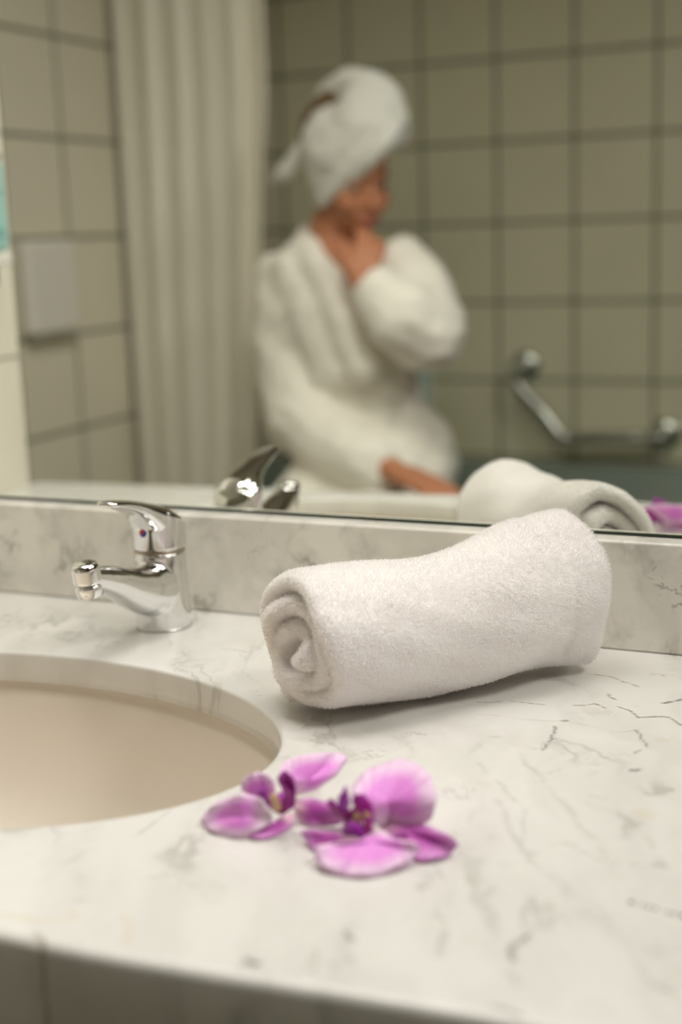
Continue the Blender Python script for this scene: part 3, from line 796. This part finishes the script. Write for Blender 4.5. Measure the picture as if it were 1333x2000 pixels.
for k in range(6):
    bm = bmesh.new(); x = -1.66+k*.048
    tube(bm, [(x, -.515+.019*math.cos(a), 1.352+.024*math.sin(a)) for a in np.linspace(0, 2*math.pi, 25)], .002, 8, caps=False)
    rebase(obj('ring', bm, m_plastic), cu)
rod = bmesh.new(); tube(rod, [(XL, -.515, 1.36), (XR, -.515, 1.36)], .0125, 20)
tag(obj('curtain_rod', rod, m_chrome2), 'straight chrome curtain rod above the bathtub edge', 'curtain rod')

# ------------------------------------------------------------------ the person in robe and towel turban
pe = thing('person', 'person in white bathrobe and towel turban sitting on the tub edge, hand at chin', 'person', (-1.04, -.42, FL))
HY = -.37
hc = seen(692, 374, HY)
Ff = Vector((.74, .62, -.30)).normalized()
Uu = (Vector((-.10, 0, 1))-Ff*Vector((-.10, 0, 1)).dot(Ff)).normalized()
Ss = Ff.cross(Uu).normalized()
HM = Matrix((Ff, Ss, Uu)).transposed()
HS = .93
def hp(f, s_, u): return hc+(Ff*f+Ss*s_+Uu*u)*HS
def hr(*r): return tuple(q*HS for q in r)
bm = bmesh.new()
ball(bm, hp(-.015, 0, .035), hr(.092, .074, .085), HM, 3)
ball(bm, hp(.028, 0, -.028), hr(.058, .056, .080), HM, 3)
ball(bm, hp(.020, 0, -.060), hr(.050, .050, .042), HM, 3)
ball(bm, hp(.062, 0, -.094), .019*HS, None, 3)
ball(bm, hp(.050, .030, -.030), .030*HS, None, 3); ball(bm, hp(.050, -.030, -.030), .030*HS, None, 3)
ball(bm, hp(.066, 0, .028), hr(.022, .045, .014), HM, 3)
chain(bm, [(hp(.086, 0, .012), .0065*HS), (hp(.098, 0, -.012), .0080*HS), (hp(.104, 0, -.028), .0105*HS)], .3)
ball(bm, hp(.094, .009, -.030), .0075*HS); ball(bm, hp(.094, -.009, -.030), .0075*HS)
ball(bm, hp(.082, 0, -.058), hr(.012, .022, .010), HM); ball(bm, hp(.079, 0, -.070), hr(.012, .019, .008), HM)
def sv(x, y, dy): return seen(x, y, dy)
neck = [(hp(-.02, 0, -.06), .050), (sv(655, 470, -.40), .050), (sv(660, 510, -.40), .055), (sv(668, 560, -.395), .085)]
chain(bm, neck)
chain(bm, [(sv(570, 575, -.42), .040), (sv(668, 555, -.41), .06), (sv(775, 565, -.43), .040)])       # shoulders
chain(bm, [(sv(668, 590, -.42), .085), (sv(690, 720, -.43), .075), (sv(700, 850, -.44), .08), (Vector((-1.04, -.44, -.15)), .095)])
# near arm down to the knee, far arm bent up to the chin
wl = sv(768, 940, -.16)
chain(bm, [(sv(545, 575, -.40), .042), (sv(570, 850, -.31), .036), (sv(700, 925, -.21), .030), (wl, .024)])
wr = sv(706, 572, -.225)
chain(bm, [(sv(800, 550, -.42), .042), (sv(838, 668, -.30), .034), (sv(770, 610, -.24), .030), (wr, .023)])
# legs
for hx, kx in ((-1.00, -.93), (-1.11, -1.13)):
    chain(bm, [(Vector((hx, -.40, -.175)), .075), (Vector((kx, -.03, -.250)), .055), (Vector((kx, .0, -.50)), .048), (Vector((kx, -.02, -.77)), .034)])
    chain(bm, [(Vector((kx, -.03, -.80)), .034), (Vector((kx, .09, -.825)), .024), (Vector((kx+.005, .13, -.832)), .017)])
def hand(bm, wrist, fw_, side, nrm_, curls, L=.175, splay=(.10, .03, -.04, -.13), thumb=(.055, .45)):
    fw_ = fw_.normalized(); nrm_ = (nrm_-fw_*nrm_.dot(fw_)).normalized(); sd_ = fw_.cross(nrm_).normalized()*side
    k = L/.175
    palm_c = wrist+fw_*.045*k
    for i in range(4):
        o_ = sd_*(.026-.0175*i)*k
        chain(bm, [(wrist+o_*.35, .0165*k), (wrist+fw_*.08*k+o_, .0115*k)], .3)
    for i, (ln_, cu_) in enumerate(zip((.070, .078, .072, .056), curls)):
        o_ = sd_*(.026-.0175*i)*k; p_ = wrist+fw_*.080*k+o_
        d_ = (fw_+sd_*splay[i]).normalized(); pts = [(p_, .0098*k)]
        for j, q_ in enumerate((.45, .32, .23)):
            a__ = cu_*(j+.6); dd_ = (d_*math.cos(a__)-nrm_*math.sin(a__)).normalized()
            p_ = p_+dd_*ln_*q_*k; pts.append((p_, (.0090-.0010*j)*k))
        chain(bm, pts, .4)
    p_ = wrist+fw_*.018*k+sd_*.022*k
    d1_ = (fw_*.75+sd_*.65-nrm_*.25).normalized(); d2_ = (fw_*.95+sd_*.25-nrm_*.25).normalized()
    chain(bm, [(p_, .0145*k), (p_+d1_*.034*k, .0115*k), (p_+d1_*.034*k+d2_*.030*k, .0098*k), (p_+d1_*.034*k+d2_*.052*k, .0080*k)], .35)
hand(bm, wl+Vector((.005, .0, -.002)), Vector((.85, .38, -.16)), 1, Vector((.15, .1, 1)), (.18, .15, .16, .22), L=.170)
hand(bm, wr, (sv(737, 462, -.285)-wr), 1, Vector((.5, .85, .1)), (.42, .50, .62, .75), L=.150)
for s_ in (-1, 1):
    ball(bm, hp(.0705, .029*s_, .0155), hr(.0125, .0160, .0095), HM, 3); ball(bm, hp(.0690, .029*s_, -.0040), hr(.0120, .0160, .0065), HM, 3)
body_o = fuse('body', bm, .0042, m_skin, smooth=3); rebase(body_o, pe)
for s_ in (-1, 1):
    bm = bmesh.new(); ball(bm, hp(.0695, .029*s_, .006), .0120*HS, None, 3); rebase(obj('eye', bm, m_white_eye), pe)
    bm = bmesh.new(); ball(bm, hp(.0795, .030*s_, .0045), hr(.004, .009, .0055), HM, 3); rebase(obj('iris', bm, m_eye), pe)
    bm = bmesh.new(); tube(bm, [hp(.081, .014*s_, .026), hp(.082, .030*s_, .030), hp(.070, .046*s_, .025)], .0032, 8); rebase(obj('eyebrow', bm, m_hair), pe)
bm = bmesh.new(); ball(bm, hp(.088, 0, -.060), hr(.008, .021, .0055), HM, 3); ball(bm, hp(.086, 0, -.068), hr(.008, .018, .0055), HM, 3)
rebase(obj('lips', bm, m_lips), pe)
bm = bmesh.new(); ball(bm, sv(660, 290, HY-.03), (.075, .075, .085)); chain(bm, [(sv(618, 285, HY-.03), .026), (sv(628, 245, HY-.03), .028), (sv(660, 215, HY-.02), .03)])
rebase(fuse('hair', bm, .006, m_hair, smooth=4), pe)
# turban
bm = bmesh.new()
ball(bm, sv(668, 315, HY-.005), (.076, .082, .090), None, 3)
chain(bm, [(sv(634, 416, HY+.015), .016), (sv(636, 375, HY+.02), .034), (sv(660, 322, HY+.03), .056), (sv(708, 272, HY+.03), .058), (sv(742, 262, HY+.025), .046)], .25)
chain(bm, [(sv(630, 425, HY+.035), .010), (sv(655, 396, HY+.050), .018), (sv(690, 362, HY+.062), .022), (sv(728, 327, HY+.074), .022), (sv(757, 302, HY+.070), .020), (sv(775, 275, HY+.05), .020)], .25)
chain(bm, [(sv(596, 300, HY-.02), .010), (sv(600, 262, HY-.02), .011), (sv(622, 222, HY-.02), .012), (sv(652, 192, HY-.01), .018), (sv(690, 182, HY-.0), .026), (sv(730, 192, HY+.01), .032), (sv(762, 222, HY+.01), .034), (sv(775, 262, HY+.01), .028), (sv(780, 300, HY), .016)], .25)
chain(bm, [(sv(705, 232, HY+.02), .040), (sv(735, 222, HY+.01), .042)], .25)
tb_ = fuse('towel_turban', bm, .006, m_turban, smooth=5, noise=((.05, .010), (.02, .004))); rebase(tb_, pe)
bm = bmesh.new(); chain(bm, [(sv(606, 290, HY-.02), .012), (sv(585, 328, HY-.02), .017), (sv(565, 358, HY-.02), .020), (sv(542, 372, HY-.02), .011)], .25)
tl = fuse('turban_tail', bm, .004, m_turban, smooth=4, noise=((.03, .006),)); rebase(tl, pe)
# bathrobe
bm = bmesh.new()
chain(bm, [(sv(556, 575, -.405), .062), (sv(640, 585, -.425), .085), (sv(770, 565, -.435), .070)])
chain(bm, [(sv(605, 640, -.40), .105), (sv(640, 760, -.40), .115), (sv(680, 870, -.41), .130), (Vector((-1.05, -.43, -.13)), .150)])
chain(bm, [(sv(730, 640, -.42), .095), (sv(735, 760, -.41), .095), (sv(730, 860, -.41), .110), (Vector((-1.02, -.43, -.13)), .135)])
chain(bm, [(sv(552, 572, -.39), .060), (sv(556, 700, -.36), .062), (sv(585, 835, -.31), .074), (sv(650, 892, -.24), .070), (sv(722, 926, -.18), .054)], .25)
chain(bm, [(sv(790, 545, -.41), .062), (sv(824, 620, -.36), .076), (sv(832, 672, -.30), .078), (sv(785, 640, -.26), .072), (sv(742, 600, -.24), .054)], .25)
chain(bm, [(sv(600, 482, -.43), .024), (sv(606, 515, -.37), .038), (sv(640, 568, -.320), .036), (sv(672, 640, -.295), .036), (sv(710, 740, -.29), .040)], .25)
chain(bm, [(sv(604, 500, -.40), .030), (sv(575, 560, -.36), .050), (sv(620, 640, -.33), .060), (sv(660, 740, -.32), .060)], .25)
chain(bm, [(sv(708, 480, -.46), .020), (sv(735, 540, -.40), .030), (sv(725, 610, -.34), .034), (sv(705, 690, -.30), .036)], .25)
for hx, kx in ((-1.00, -.93), (-1.11, -1.13)):
    chain(bm, [(Vector((hx, -.40, -.165)), .110), (Vector((kx, -.05, -.250)), .075), (Vector((kx, -.01, -.45)), .080), (Vector((kx, -.01, -.62)), .085)], .3)
chain(bm, [(Vector((-1.06, -.36, -.17)), .11), (Vector((-1.03, -.05, -.27)), .07), (Vector((-1.03, 0, -.5)), .07), (Vector((-1.03, 0, -.62)), .075)], .3)
rb = fuse('bathrobe', bm, .0075, m_robe, smooth=3, noise=((.07, .014), (.03, .006))); rebase(rb, pe)
